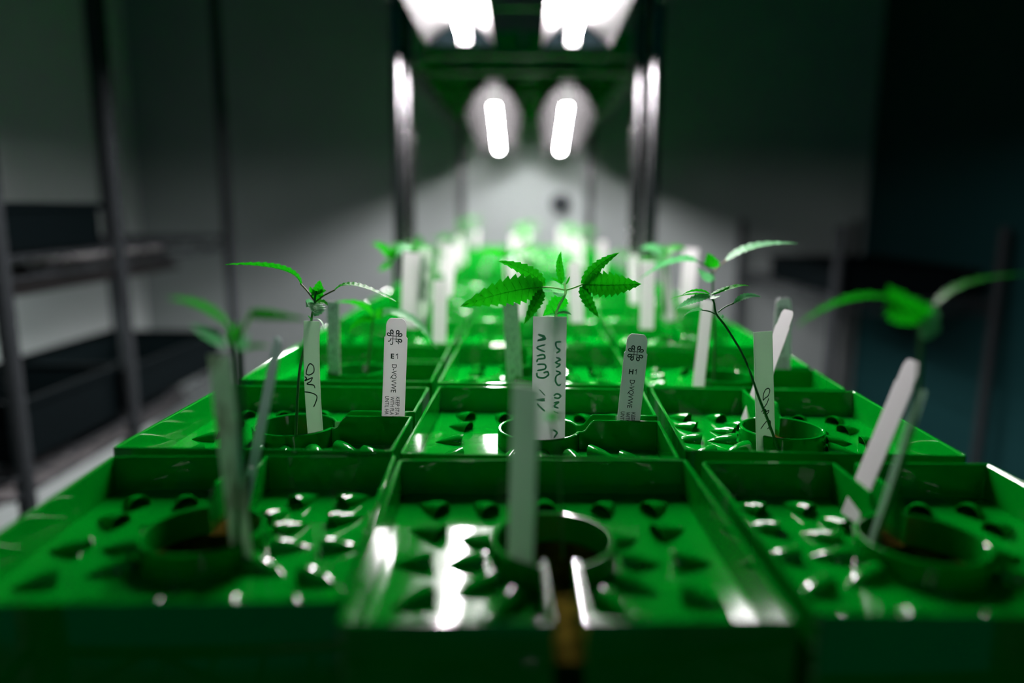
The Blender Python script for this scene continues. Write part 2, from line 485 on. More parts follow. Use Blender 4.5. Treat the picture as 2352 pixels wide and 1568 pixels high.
# rockwool blocks inside the trays (seen through the slot and the collars)
def block(label, x, y, rz):
    s = .069; n = 14; V = []; F = []
    zt, zb = -.0205, -.0665
    def grid(fn, nu, nv):
        o = len(V)
        for i in range(nu+1):
            for j in range(nv+1):
                p = Vector(fn(i/nu, j/nv)); q = noise.noise_vector(p*160)*.0009
                V.append(p+q)
        for i in range(nu):
            for j in range(nv):
                a = o+i*(nv+1)+j; F.append((a, a+nv+1, a+nv+2, a+1))
    grid(lambda u, v: (-s+2*s*u, -s, zb+(zt-zb)*v), n, 6); grid(lambda u, v: (s-2*s*u, s, zb+(zt-zb)*v), n, 6)
    grid(lambda u, v: (s, -s+2*s*u, zb+(zt-zb)*v), n, 6); grid(lambda u, v: (-s, s-2*s*u, zb+(zt-zb)*v), n, 6)
    # top face with the round planting hole, and the hole's wall and bottom
    M = 28
    def sq(a):
        c, q = math.cos(a), math.sin(a); k = s/max(abs(c), abs(q)); return c*k, q*k
    ang = [2*PI*(i+.5)/M for i in range(M)]
    def ringpt(k, a):
        x, y_ = sq(a); rx, ry = .0225*math.cos(a), .0225*math.sin(a)
        if k <= 4: t = k/4; return (x+(rx-x)*t, y_+(ry-y_)*t, zt)
        if k == 5: return (rx, ry, -.040)
        return (rx*.02, ry*.02, -.041)
    o = len(V)
    for k in range(7):
        for a in ang: V.append(Vector(ringpt(k, a))+noise.noise_vector(Vector(ringpt(k, a))*160)*.0006)
    for k in range(6):
        for i in range(M): j = (i+1) % M; F.append((o+k*M+i, o+k*M+j, o+k*M+M+j, o+k*M+M+i))
    grid(lambda u, v: (s-2*s*u, -s+2*s*v, zb), n, n)
    o = mesh_obj('rockwool_block', V, F, 'rockwool'); o.location = (x, y, 0); o.rotation_euler = (0, 0, rz)
    return tag(o, label, 'growing block')
block('brown rockwool block glimpsed through the slot of the front middle tray', .0001, .2968, .0136)
block('dark rockwool block inside the front left tray, under the dirty label', -.1541, .3019, .048)
block('dark rockwool block inside the front right tray, under the leaning tag', .1571, .2988, .0138)
block('dark rockwool block inside the second-row middle tray, under the widest label', -.0032, .4581, -.0241)
block('dark rockwool block inside the second-row left tray, under the handwritten strip', -.1603, .4564, -.0054)
block('dark rockwool block inside the second-row right tray, under the cursive-marked label', .1535, .4614, -.0363)

# ------------------------------------------------------------------ plant labels and tags
def stake(d):
    T, Bt = Vector(d['T']), Vector(d['B'])
    ax = (Bt-T).normalized()
    if Bt.z > -.023 and T.y < .7: Bt = Bt + ax*((Bt.z+.023)/max(.2, -ax.z))
    L = (Bt-T).length; w = d['width']/2; a = R(d['yaw'])
    S = Vector((math.cos(a), -math.sin(a), 0)); S = (S-ax*S.dot(ax)).normalized(); N = S.cross(ax).normalized()
    if N.y > 0: N = -N            # toward the camera
    root = empty(d['name'], Bt); tag(root, d['label'], 'plant tag' if d['kind'] == 'tag' else 'plant label')
    def at(x, s, n=0.0):
        t = s/L
        return T + S*x + ax*s + N*(n + 4*d['bend']*t*(1-t)) - Bt
    if d['kind'] == 'tag':
        r = w*2*.44
        rows = [(0, w*.48), (w*.05, w*.60), (w*.16, w*.72), (w*.34, w*.82), (w*.58, w*.875), (w*1.50, w*.885), (w*1.62, w*.91), (w*1.68, w*1.0)]
    else:
        rows = [(0, w*.99), (.0002, w)]
    s0 = rows[-1][0]
    rows += [(s0+(L-s0)*k/18, w) for k in range(1, 19)]
    th = .00035; V = []; F = []
    for n in (th, -th):
        for s, hw in rows:
            for x in (-1, 0, 1): V.append(at(x*hw, s, n))
    m_ = len(rows)
    for i in range(m_-1):
        for k in range(2):
            a0 = i*3+k; F.append((a0, a0+3, a0+4, a0+1)); b0 = m_*3+a0; F.append((b0, b0+1, b0+4, b0+3))
        for k in (0, 2):
            F.append((i*3+k, i*3+k+m_*3, i*3+3+k+m_*3, i*3+3+k))
    for i in (0, m_-1):
        for k in range(2): F.append((i*3+k, i*3+k+1, i*3+k+1+m_*3, i*3+k+m_*3))
    mesh_obj('blade', V, F, d['mat'], root)
    return root, at, L, w
def font_mesh(txt, size, bold=0.0, xs=1.0):
    c = bpy.data.curves.new('t', 'FONT'); c.body = txt; c.size = size; c.offset = bold; c.resolution_u = 3
    o = bpy.data.objects.new('t', c); COL.objects.link(o)
    dg = bpy.context.evaluated_depsgraph_get(); me = o.evaluated_get(dg).to_mesh()
    V = [(v.co.x*xs, v.co.y) for v in me.vertices]; F = [tuple(p.vertices) for p in me.polygons]
    o.evaluated_get(dg).to_mesh_clear(); bpy.data.objects.remove(o)
    return V, F
def put_text(root, at, name, txt, size, cx, s, rotated, bold=0.0, length=None, mat='ink'):
    V, F = font_mesh(txt, size, bold)
    x0 = min(v[0] for v in V); x1 = max(v[0] for v in V); y0 = min(v[1] for v in V); y1 = max(v[1] for v in V)
    k = (length/(x1-x0)) if length else 1
    P = []
    for x, y in V:
        if rotated: P.append(at(cx+(y-(y0+y1)/2), s+(x-x0)*k, .0006))
        else: P.append(at(cx+(x-(x0+x1)/2)*k, s+(y1-y), .0006))
    return mesh_obj(name, P, F, mat, root)
def ribbon(at, pts, wid, V, F, n=.0006):
    c = catmull([Vector((p[0], p[1], 0)) for p in pts], 5)
    b = len(V)
    for i, p in enumerate(c):
        d = (c[min(i+1, len(c)-1)]-c[max(i-1, 0)]); d = d.normalized() if d.length else Vector((1, 0, 0))
        q = Vector((-d.y, d.x, 0))*wid/2
        e = .55 if i in (0, len(c)-1) else 1
        V.append(at(p.x+q.x*e, p.y+q.y*e, n)); V.append(at(p.x-q.x*e, p.y-q.y*e, n))
    for i in range(len(c)-1): F.append((b+2*i, b+2*i+1, b+2*i+3, b+2*i+2))
def knot_logo(root, at, cx, cy, s, worn):
    V = []; F = []; g = s*.105; wd = s*.075
    rr = random.Random(3)
    for sg in (-1, 1):
        for e in (-1, 1):
            # vertical strand end and horizontal strand end, each closing in an outward leaf-shaped loop
            for vert in (True, False):
                pts = [(0, 0), (0, s*.30)]
                lp = [(0, s*.30), (s*.015, s*.44), (s*.10, s*.50), (s*.185, s*.44), (s*.15, s*.31), (s*.06, s*.27), (0, s*.26)]
                for poly in (pts, lp):
                    Q = []
                    for (a, b) in poly:
                        a2 = sg*(g+a); b2 = e*b
                        Q.append((cx+a2, cy+b2) if vert else (cx+b2, cy+a2))
                    low = worn and poly is lp and ((vert and e > 0) or (not vert and e < 0 and sg > 0))
                    if low:
                        Q = Q[:4] if sg < 0 else Q[3:]
                    ribbon(at, Q, wd*(.8 if low else 1), V, F)
    mesh_obj('printed_emblem', V, F, 'ink', root)
K = .00028
def dress(root, at, txt):
    if txt in ('E1', 'H1'):
        if txt == 'E1': knot_logo(root, at, -.0008, .0122, .0093, True)
        else: knot_logo(root, at, -.0002, .0122, .0093, False)
        put_text(root, at, 'printed_letter', txt[0], .0044, -.0017, .0226, False, .00014)
        V1 = []; F1 = []
        ribbon(at, [(.0004, .0236), (.0014, .0227), (.0015, .0227)], .00050, V1, F1); ribbon(at, [(.0015, .0226), (.0015, .0258)], .00062, V1, F1)
        mesh_obj('printed_digit', V1, F1, 'ink', root)
        put_text(root, at, 'printed_name', 'D-VQVWE', .0046, -.0006, .0295, True, .00002, .0184)
        put_text(root, at, 'printed_line', 'KEEP STA', .0036, .0026, .0506, True, .00003, .0122)
        put_text(root, at, 'printed_line', 'WITH PLA', .0036, -.0008, .0506, True, .00003, .0122)
        put_text(root, at, 'printed_line', 'UNTIL HA', .0036, -.0042, .0506, True, .00003, .0122)
        return
    V = []; F = []
    if txt == 'qwj':
        kx = K/4.125/.643; ks = K/4.125*.97
        st = [[(292,985),(318,992),(350,960),(346,905),(320,884),(303,915),(296,955),(293,988)],
              [(283,1012),(300,1028),(286,1052),(344,1012)], [(344,1012),(330,1052),(302,1082),(352,1086),(364,1116)],
              [(284,1160),(330,1162),(368,1176),(381,1200),(372,1250),(356,1300)]]
        f = lambda x, y: ((x-(302+(y-450)*.058))*kx, (y-482)*ks); wd = .0008; mt = 'ink'
    elif txt == 'ovhp':
        kx = K/4.61/.89; ks = K/4.61
        st = [[(312,1074),(316,1020),(342,970),(378,956),(396,980),(376,1030),(340,1052),(312,1074)],
              [(385,1055),(358,1108),(322,1150)], [(290,1190),(322,1164),(346,1182),(306,1206),(380,1184),(362,1216),(326,1238)],
              [(278,1362),(320,1318),(362,1286),(392,1292),(399,1320),(384,1354),(358,1372)], [(350,1262),(372,1330),(392,1390)]]
        f = lambda x, y: ((x-(331+(y-370)*.012))*kx, (y-372)*ks); wd = .0007; mt = 'ink'
    else:
        kx = K/4.355; ks = K/4.355
        st = [[(318,392),(250,372),(322,412),(245,432),(318,404)], [(318,470),(238,500),(316,540)],
              [(236,580),(300,566),(312,600),(250,610),(236,640)], [(240,660),(312,660),(318,700),(240,720)],
              [(238,740),(246,780),(300,790),(348,760),(340,730),(300,742)], [(262,900),(318,960)], [(316,990),(240,1004),(318,1010)], [(240,1040),(280,1080),(316,1110)],
              [(470,440),(420,450),(428,500),(460,520),(424,550)], [(420,590),(462,610),(418,640),(460,660),(420,690)],
              [(420,720),(462,740),(424,770),(418,820),(440,858),(470,850)], [(400,960),(432,940),(466,960),(440,985),(404,975)],
              [(400,1030),(450,1020),(404,1060),(448,1080)], [(400,1110),(444,1130)], [(396,1290),(432,1320),(400,1370)]]
        f = lambda x, y: ((x-(362-(y-200)*.012))*kx, (y-203)*ks); wd = .0011; mt = 'ink_faint'
    for p in st: ribbon(at, [f(*q) for q in p], wd, V, F)
    mesh_obj('handwriting', V, F, mt, root)

STAKES = [{'name': 'plant_label', 'T': [-0.1451, 0.45, 0.0622], 'B': [-0.1439, 0.4465, -0.0183], 'width': 0.0122, 'yaw': 25, 'kind': 'strip', 'mat': 'label_shade', 'label': 'narrow strip label handwritten in black, below the seedling with two long drooping leaves', 'txt': 'qwj', 'bend': 0.002},
 {'name': 'plant_label', 'T': [0.0021, 0.447, 0.0666], 'B': [0.0019, 0.4389, -0.0196], 'width': 0.0206, 'yaw': 0, 'kind': 'strip', 'mat': 'label_thin', 'label': 'widest white plant label, with faint writing, below the serrated finger leaves at centre', 'txt': 'ghost', 'bend': 0},
 {'name': 'plant_label', 'T': [0.1338, 0.452, 0.0577], 'B': [0.1377, 0.4425, -0.0168], 'width': 0.0152, 'yaw': -27, 'kind': 'strip', 'mat': 'label_shade', 'label': 'white strip label with black cursive marker writing and a thin stem crossing it', 'txt': 'ovhp', 'bend': 0},
 {'name': 'plant_tag', 'T': [-0.0937, 0.458, 0.0631], 'B': [-0.0985, 0.458, -0.0195], 'width': 0.0146, 'yaw': 0, 'kind': 'tag', 'mat': 'label', 'label': 'grey-white printed plant tag reading E1', 'txt': 'E1', 'bend': 0},
 {'name': 'plant_tag', 'T': [0.0578, 0.4575, 0.0545], 'B': [0.0523, 0.4575, -0.023], 'width': 0.0146, 'yaw': 2, 'kind': 'tag', 'mat': 'label_b', 'label': 'grey-white printed plant tag reading H1', 'txt': 'H1', 'bend': 0},
 {'name': 'plant_tag', 'T': [0.1735, 0.52, 0.0619], 'B': [0.1492, 0.5141, -0.0137], 'width': 0.0146, 'yaw': 70, 'kind': 'tag', 'mat': 'label', 'label': 'bright white tag leaning right, just behind the label with cursive marker writing', 'txt': None, 'bend': 0},
 {'name': 'plant_label', 'T': [-0.0133, 0.285, 0.063], 'B': [-0.0148, 0.2791, -0.0165], 'width': 0.014, 'yaw': 44, 'kind': 'strip', 'mat': 'label_shade', 'label': 'large out-of-focus grey label standing in the collar of the front middle tray', 'txt': None, 'bend': 0},
 {'name': 'plant_label', 'T': [-0.1377, 0.292, 0.0724], 'B': [-0.1328, 0.2897, -0.0093], 'width': 0.0138, 'yaw': 31, 'kind': 'strip', 'mat': 'label_dirty', 'label': 'dirty mottled grey-green label in the collar of the front left tray', 'txt': None, 'bend': 0},
 {'name': 'plant_tag', 'T': [-0.1308, 0.345, 0.0702], 'B': [-0.1492, 0.345, -0.0038], 'width': 0.0146, 'yaw': 57, 'kind': 'tag', 'mat': 'label_clear', 'label': 'thin edge-on whitish tag leaning right in the slot of the front left tray', 'txt': None, 'bend': 0},
 {'name': 'plant_tag', 'T': [0.1709, 0.345, 0.062], 'B': [0.1497, 0.345, -0.0087], 'width': 0.0146, 'yaw': 86, 'kind': 'tag', 'mat': 'label', 'label': 'large bright white tag leaning right in the slot of the front right tray', 'txt': None, 'bend': 0},
 {'name': 'plant_tag', 'T': [0.1595, 0.315, 0.0552], 'B': [0.1373, 0.3032, -0.0185], 'width': 0.007, 'yaw': 88, 'kind': 'strip', 'mat': 'label_film', 'label': 'faint edge-on clear tag beside the large bright leaning tag at right', 'txt': None, 'bend': 0},
 {'name': 'plant_label', 'T': [-0.1741, 0.615, 0.0533], 'B': [-0.1748, 0.6115, -0.0256], 'width': 0.0146, 'yaw': 34, 'kind': 'strip', 'mat': 'label_speckled', 'label': 'speckled white label in the third-row left tray behind the narrow handwritten strip', 'txt': None, 'bend': 0},
 {'name': 'plant_label', 'T': [-0.0248, 0.605, 0.0558], 'B': [-0.02, 0.6026, -0.0198], 'width': 0.0146, 'yaw': 28, 'kind': 'strip', 'mat': 'label_speckled', 'label': 'speckled white label in the third-row middle tray left of the widest label', 'txt': None, 'bend': 0},
 {'name': 'plant_label', 'T': [0.1388, 0.61, 0.0572], 'B': [0.1342, 0.6077, -0.0139], 'width': 0.0146, 'yaw': 66, 'kind': 'strip', 'mat': 'label', 'label': 'white slanting strip in the third-row right tray, left of the cursive-marked label', 'txt': None, 'bend': 0},
 {'name': 'plant_tag', 'T': [0.2067, 0.626, 0.0579], 'B': [0.2099, 0.626, -0.0121], 'width': 0.0146, 'yaw': 0, 'kind': 'tag', 'mat': 'label_b', 'label': 'dim grey printed tag at the right end of the third row', 'txt': 'H1', 'bend': 0},
 {'name': 'plant_label', 'T': [0.0065, 0.78, 0.0367], 'B': [0.007, 0.78, -0.0005], 'width': 0.0146, 'yaw': 74, 'kind': 'strip', 'mat': 'label', 'label': 'thin edge-on white strip just above the left corner of the widest label', 'txt': None, 'bend': 0},
 {'name': 'plant_tag', 'T': [0.0403, 0.8, 0.0751], 'B': [0.0457, 0.8, 0.0082], 'width': 0.0146, 'yaw': 10, 'kind': 'tag', 'mat': 'label', 'label': 'blurred white tag behind the petiole right of the tall middle bud', 'txt': None, 'bend': 0},
 {'name': 'plant_label', 'T': [0.117, 0.78, 0.0771], 'B': [0.1181, 0.78, 0.0051], 'width': 0.0146, 'yaw': 10, 'kind': 'strip', 'mat': 'label', 'label': 'blurred white label left of the third-row right seedling stem', 'txt': None, 'bend': 0},
 {'name': 'plant_label', 'T': [0.1998, 0.95, 0.0821], 'B': [0.1941, 0.938, 0.0101], 'width': 0.019, 'yaw': 0, 'kind': 'strip', 'mat': 'label', 'label': 'wide blurred white label behind the third-row right seedling', 'txt': None, 'bend': 0},
 {'name': 'plant_label', 'T': [-0.1005, 0.77, 0.0563], 'B': [-0.103, 0.77, -0.0102], 'width': 0.0146, 'yaw': 0, 'kind': 'strip', 'mat': 'label', 'label': 'lowest of the blurred white labels clustered left of centre', 'txt': None, 'bend': 0},
 {'name': 'plant_label', 'T': [-0.1336, 0.79, 0.0839], 'B': [-0.1379, 0.79, 0.0024], 'width': 0.019, 'yaw': 10, 'kind': 'strip', 'mat': 'label', 'label': 'leftmost of the blurred white labels clustered left of centre', 'txt': None, 'bend': 0},
 {'name': 'plant_label', 'T': [-0.1195, 0.8, 0.0871], 'B': [-0.1247, 0.7883, 0.0036], 'width': 0.0146, 'yaw': -10, 'kind': 'strip', 'mat': 'label_dirty', 'label': 'second from left of the blurred white labels clustered left of centre', 'txt': None, 'bend': 0},
 {'name': 'plant_label', 'T': [-0.1056, 0.95, 0.0822], 'B': [-0.1104, 0.9377, 0.0189], 'width': 0.0146, 'yaw': 30, 'kind': 'strip', 'mat': 'label', 'label': 'rightmost of the blurred white labels clustered left of centre', 'txt': None, 'bend': 0}]

PLANTS = [
{'name': 'seedling', 'label': 'seedling with bright serrated finger leaves rising behind the widest label at centre', 'stem': [[0.0049, 0.452, -0.0134], [0.006, 0.455, 0.0285], [0.006, 0.456, 0.0631], [0.0077, 0.455, 0.0715], [0.0106, 0.455, 0.0772], [0.0118, 0.455, 0.0804], [0.0112, 0.455, 0.0864]], 'leaves': [{'b': [-0.0025, 0.455, 0.0836], 'm': [-0.0255, 0.451, 0.0806], 't': [-0.0524, 0.443, 0.0728], 'w': 0.0193, 'tilt': 12, 'mat': 'leaf', 'ser': 11},
 {'b': [-0.0013, 0.459, 0.084], 'm': [-0.0127, 0.463, 0.093], 't': [-0.0306, 0.467, 0.0989], 'w': 0.00946, 'tilt': 15, 'mat': 'leaf', 'ser': 9},
 {'b': [-0.0024, 0.455, 0.0814], 'm': [-0.0073, 0.449, 0.0735], 't': [-0.0138, 0.443, 0.062], 'w': 0.00827, 'tilt': 15, 'mat': 'leaf', 'ser': 8},
 {'b': [0.0222, 0.455, 0.0857], 'm': [0.0407, 0.459, 0.0851], 't': [0.0596, 0.463, 0.0854], 'w': 0.0171, 'tilt': 15, 'mat': 'leaf', 'ser': 10},
 {'b': [0.0224, 0.458, 0.0856], 'm': [0.0326, 0.463, 0.0966], 't': [0.0459, 0.467, 0.1046], 'w': 0.00777, 'tilt': 10, 'mat': 'leaf', 'ser': 9},
 {'b': [0.0217, 0.455, 0.0843], 'm': [0.0257, 0.449, 0.0751], 't': [0.032, 0.443, 0.0666], 'w': 0.008, 'tilt': 20, 'mat': 'leaf_dark', 'ser': 7},
 {'b': [0.0098, 0.455, 0.0864], 'm': [0.0077, 0.453, 0.0967], 't': [0.0084, 0.449, 0.1062], 'w': 0.00524, 'tilt': 10, 'mat': 'leaf', 'ser': 8},
 {'b': [0.0107, 0.455, 0.085], 'm': [0.0069, 0.455, 0.0877], 't': [0.0022, 0.452, 0.0903], 'w': 0.00138, 'tilt': 20, 'mat': 'leaf', 'ser': 0},
 {'b': [0.0115, 0.455, 0.0853], 'm': [0.013, 0.455, 0.0877], 't': [0.0141, 0.452, 0.091], 'w': 0.00138, 'tilt': 20, 'mat': 'leaf', 'ser': 0},
 {'b': [0.0118, 0.458, 0.0768], 'm': [0.0058, 0.461, 0.0715], 't': [-0.0017, 0.465, 0.0642], 'w': 0.01166, 'tilt': 20, 'mat': 'leaf_dark', 'ser': 7},
 {'b': [0.0114, 0.457, 0.0791], 'm': [0.0081, 0.455, 0.0788], 't': [0.0033, 0.451, 0.0814], 'w': 0.00443, 'tilt': 45, 'mat': 'leaf_under', 'ser': 4},
 {'b': [0.0057, 0.452, 0.0672], 'm': [0.0041, 0.452, 0.0699], 't': [0.0021, 0.45, 0.074], 'w': 0.0011, 'tilt': 20, 'mat': 'leaf_dark', 'ser': 0},
 {'b': [0.0063, 0.452, 0.0672], 'm': [0.0108, 0.451, 0.0688], 't': [0.0155, 0.449, 0.0675], 'w': 0.00192, 'tilt': 30, 'mat': 'leaf_under', 'ser': 0},
 {'b': [0.0035, 0.455, 0.0815], 'm': [-0.0007, 0.458, 0.0811], 't': [-0.0047, 0.461, 0.0813], 'w': 0.00221, 'tilt': 30, 'mat': 'leaf_under', 'ser': 0}], 'pets': [{'p': [[0.0113, 0.455, 0.0821], [0.0045, 0.455, 0.0834], [-0.0033, 0.455, 0.0838]], 'mat': 'petiole_pale'},
 {'p': [[0.0121, 0.455, 0.0821], [0.0174, 0.455, 0.0837], [0.0227, 0.455, 0.0859]], 'mat': 'petiole_pale'}], 'rad': 0.00085}, 
{'name': 'seedling', 'label': 'seedling with two long drooping leaves and brown petioles above the narrow handwritten label', 'stem': [[-0.1581, 0.45, -0.0088], [-0.1567, 0.453, 0.0161], [-0.1546, 0.456, 0.0353], [-0.1485, 0.457, 0.0547], [-0.1452, 0.451, 0.0648], [-0.1419, 0.447, 0.0727], [-0.1417, 0.447, 0.077], [-0.1405, 0.447, 0.0812]], 'leaves': [{'b': [-0.1501, 0.447, 0.0857], 'm': [-0.1617, 0.443, 0.0952], 't': [-0.1942, 0.443, 0.0973], 'w': 0.01193, 'tilt': 73, 'mat': 'leaf', 'ser': 14},
 {'b': [-0.1292, 0.447, 0.0819], 'm': [-0.1155, 0.449, 0.0844], 't': [-0.0891, 0.443, 0.0744], 'w': 0.00976, 'tilt': 75, 'mat': 'leaf', 'ser': 12},
 {'b': [-0.1415, 0.447, 0.0753], 'm': [-0.1394, 0.447, 0.082], 't': [-0.137, 0.443, 0.0883], 'w': 0.00813, 'tilt': 15, 'mat': 'leaf', 'ser': 6},
 {'b': [-0.1408, 0.447, 0.0791], 'm': [-0.1434, 0.447, 0.0812], 't': [-0.1435, 0.444, 0.0845], 'w': 0.00352, 'tilt': 20, 'mat': 'leaf', 'ser': 4},
 {'b': [-0.1408, 0.447, 0.0791], 'm': [-0.137, 0.447, 0.0813], 't': [-0.1335, 0.444, 0.0816], 'w': 0.00298, 'tilt': 20, 'mat': 'leaf', 'ser': 4},
 {'b': [-0.1413, 0.444, 0.0741], 'm': [-0.139, 0.439, 0.0706], 't': [-0.1396, 0.437, 0.0669], 'w': 0.01212, 'tilt': 20, 'mat': 'leaf_under', 'ser': 7},
 {'b': [-0.1426, 0.447, 0.0743], 'm': [-0.1459, 0.447, 0.0734], 't': [-0.1465, 0.445, 0.0713], 'w': 0.00651, 'tilt': 40, 'mat': 'leaf_under', 'ser': 4},
 {'b': [-0.1413, 0.447, 0.0737], 'm': [-0.1373, 0.449, 0.0741], 't': [-0.1339, 0.447, 0.0722], 'w': 0.00434, 'tilt': 45, 'mat': 'leaf', 'ser': 4},
 {'b': [-0.1441, 0.447, 0.0637], 'm': [-0.1382, 0.444, 0.0637], 't': [-0.1344, 0.439, 0.0586], 'w': 0.00136, 'tilt': 60, 'mat': 'leaf_under', 'ser': 0},
 {'b': [-0.1444, 0.447, 0.0632], 'm': [-0.1454, 0.447, 0.0648], 't': [-0.1465, 0.447, 0.0662], 'w': 0.00081, 'tilt': 40, 'mat': 'leaf_dark', 'ser': 0}], 'pets': [{'p': [[-0.1501, 0.447, 0.0857], [-0.1458, 0.447, 0.0807], [-0.1418, 0.447, 0.0748]], 'mat': 'petiole_brown'},
 {'p': [[-0.1292, 0.447, 0.0819], [-0.1358, 0.447, 0.0786], [-0.141, 0.447, 0.0748]], 'mat': 'petiole_brown'}], 'rad': 0.0008}, 
{'name': 'seedling', 'label': 'small seedling with toothed leaves on a long slanting stem crossing the cursive-marked label', 'stem': [[0.1385, 0.434, -0.0034], [0.1353, 0.435, 0.0051], [0.1295, 0.437, 0.0189], [0.1212, 0.444, 0.0422], [0.112, 0.452, 0.0589], [0.1045, 0.452, 0.0686], [0.1028, 0.452, 0.0756], [0.1005, 0.452, 0.0788]], 'leaves': [{'b': [0.1, 0.452, 0.0791], 'm': [0.0885, 0.448, 0.0771], 't': [0.0778, 0.446, 0.0714], 'w': 0.00603, 'tilt': 35, 'mat': 'leaf_under', 'ser': 10},
 {'b': [0.0991, 0.452, 0.0804], 'm': [0.0857, 0.448, 0.0805], 't': [0.0746, 0.446, 0.078], 'w': 0.00493, 'tilt': 80, 'mat': 'leaf', 'ser': 6},
 {'b': [0.1006, 0.455, 0.0803], 'm': [0.0932, 0.458, 0.0818], 't': [0.0851, 0.46, 0.0794], 'w': 0.00717, 'tilt': 76, 'mat': 'leaf', 'ser': 6},
 {'b': [0.1015, 0.454, 0.0802], 'm': [0.1106, 0.458, 0.0836], 't': [0.1191, 0.462, 0.0859], 'w': 0.0055, 'tilt': 76, 'mat': 'leaf', 'ser': 6},
 {'b': [0.1031, 0.454, 0.0802], 'm': [0.1167, 0.456, 0.0849], 't': [0.1252, 0.456, 0.0853], 'w': 0.0055, 'tilt': 65, 'mat': 'leaf', 'ser': 5},
 {'b': [0.0999, 0.452, 0.0793], 'm': [0.1016, 0.448, 0.0788], 't': [0.1049, 0.445, 0.0807], 'w': 0.00384, 'tilt': 55, 'mat': 'leaf_under', 'ser': 3},
 {'b': [0.1151, 0.452, 0.0752], 'm': [0.1216, 0.449, 0.0799], 't': [0.13, 0.447, 0.0796], 'w': 0.00466, 'tilt': 30, 'mat': 'leaf_under', 'ser': 9},
 {'b': [0.0956, 0.452, 0.0707], 'm': [0.0893, 0.45, 0.0704], 't': [0.0832, 0.448, 0.0668], 'w': 0.00411, 'tilt': 65, 'mat': 'leaf_under', 'ser': 4},
 {'b': [0.1076, 0.452, 0.0659], 'm': [0.1086, 0.452, 0.0667], 't': [0.1083, 0.452, 0.0681], 'w': 0.00164, 'tilt': 20, 'mat': 'leaf_under', 'ser': 0}], 'pets': [{'p': [[0.1151, 0.452, 0.0752], [0.1096, 0.452, 0.0727], [0.1055, 0.452, 0.0694]], 'mat': 'stem'},
 {'p': [[0.0956, 0.452, 0.0707], [0.1005, 0.452, 0.0699], [0.1043, 0.452, 0.0681]], 'mat': 'stem'}], 'rad': 0.0007}, 
{'name': 'seedling', 'label': 'large out-of-focus seedling at right edge with a broad leaf and two long thin side leaves', 'stem': [[0.1374, 0.298, -0.0069], [0.143, 0.297, 0.021], [0.1457, 0.293, 0.0542], [0.1436, 0.29, 0.0746], [0.1424, 0.29, 0.0886]], 'leaves': [{'b': [0.1418, 0.29, 0.0878], 'm': [0.1335, 0.286, 0.0935], 't': [0.1251, 0.284, 0.1037], 'w': 0.0189, 'tilt': 30, 'mat': 'leaf_dark', 'ser': 6},
 {'b': [0.1416, 0.286, 0.0832], 'm': [0.1426, 0.284, 0.0904], 't': [0.1423, 0.284, 0.098], 'w': 0.00818, 'tilt': 30, 'mat': 'leaf_under', 'ser': 3},
 {'b': [0.1307, 0.29, 0.0972], 'm': [0.1169, 0.3, 0.0958], 't': [0.099, 0.305, 0.0841], 'w': 0.009, 'tilt': 72, 'mat': 'leaf_dark', 'ser': 8},
 {'b': [0.1475, 0.29, 0.0956], 'm': [0.1592, 0.29, 0.1042], 't': [0.1781, 0.284, 0.1086], 'w': 0.00792, 'tilt': 72, 'mat': 'leaf_dark', 'ser': 8}], 'pets': [{'p': [[0.1425, 0.29, 0.0878], [0.1373, 0.29, 0.0955], [0.1304, 0.29, 0.0972]], 'mat': 'petiole_brown'},
 {'p': [[0.1431, 0.29, 0.0886], [0.1452, 0.29, 0.093], [0.1478, 0.29, 0.0959]], 'mat': 'petiole_brown'}], 'rad': 0.0011}, 
{'name': 'seedling', 'label': 'out-of-focus seedling with five short leaves above the dirty mottled label', 'stem': [[-0.1331, 0.29, 0.0031], [-0.1291, 0.289, 0.0396], [-0.1286, 0.288, 0.0654], [-0.1285, 0.288, 0.0761], [-0.129, 0.288, 0.0823]], 'leaves': [{'b': [-0.1309, 0.288, 0.0845], 'm': [-0.1413, 0.288, 0.0927], 't': [-0.1551, 0.288, 0.0962], 'w': 0.00644, 'tilt': 55, 'mat': 'leaf', 'ser': 6},
 {'b': [-0.1316, 0.285, 0.0775], 'm': [-0.139, 0.283, 0.083], 't': [-0.1442, 0.283, 0.0864], 'w': 0.00531, 'tilt': 40, 'mat': 'leaf_under', 'ser': 4},
 {'b': [-0.123, 0.288, 0.0898], 'm': [-0.1157, 0.291, 0.0891], 't': [-0.1, 0.292, 0.0872], 'w': 0.00608, 'tilt': 35, 'mat': 'leaf', 'ser': 6},
 {'b': [-0.1259, 0.288, 0.0752], 'm': [-0.1206, 0.288, 0.0771], 't': [-0.1147, 0.29, 0.0758], 'w': 0.00358, 'tilt': 50, 'mat': 'leaf_dark', 'ser': 3},
 {'b': [-0.1269, 0.284, 0.0778], 'm': [-0.1274, 0.284, 0.0821], 't': [-0.1258, 0.284, 0.0873], 'w': 0.00706, 'tilt': 35, 'mat': 'leaf', 'ser': 3},
 {'b': [-0.1269, 0.284, 0.0769], 'm': [-0.1234, 0.282, 0.0799], 't': [-0.1211, 0.282, 0.0834], 'w': 0.00388, 'tilt': 20, 'mat': 'leaf_under', 'ser': 3}], 'pets': [{'p': [[-0.1291, 0.288, 0.0805], [-0.1253, 0.288, 0.0849], [-0.1226, 0.288, 0.0899]], 'mat': 'petiole_pale'}], 'rad': 0.0014}, 
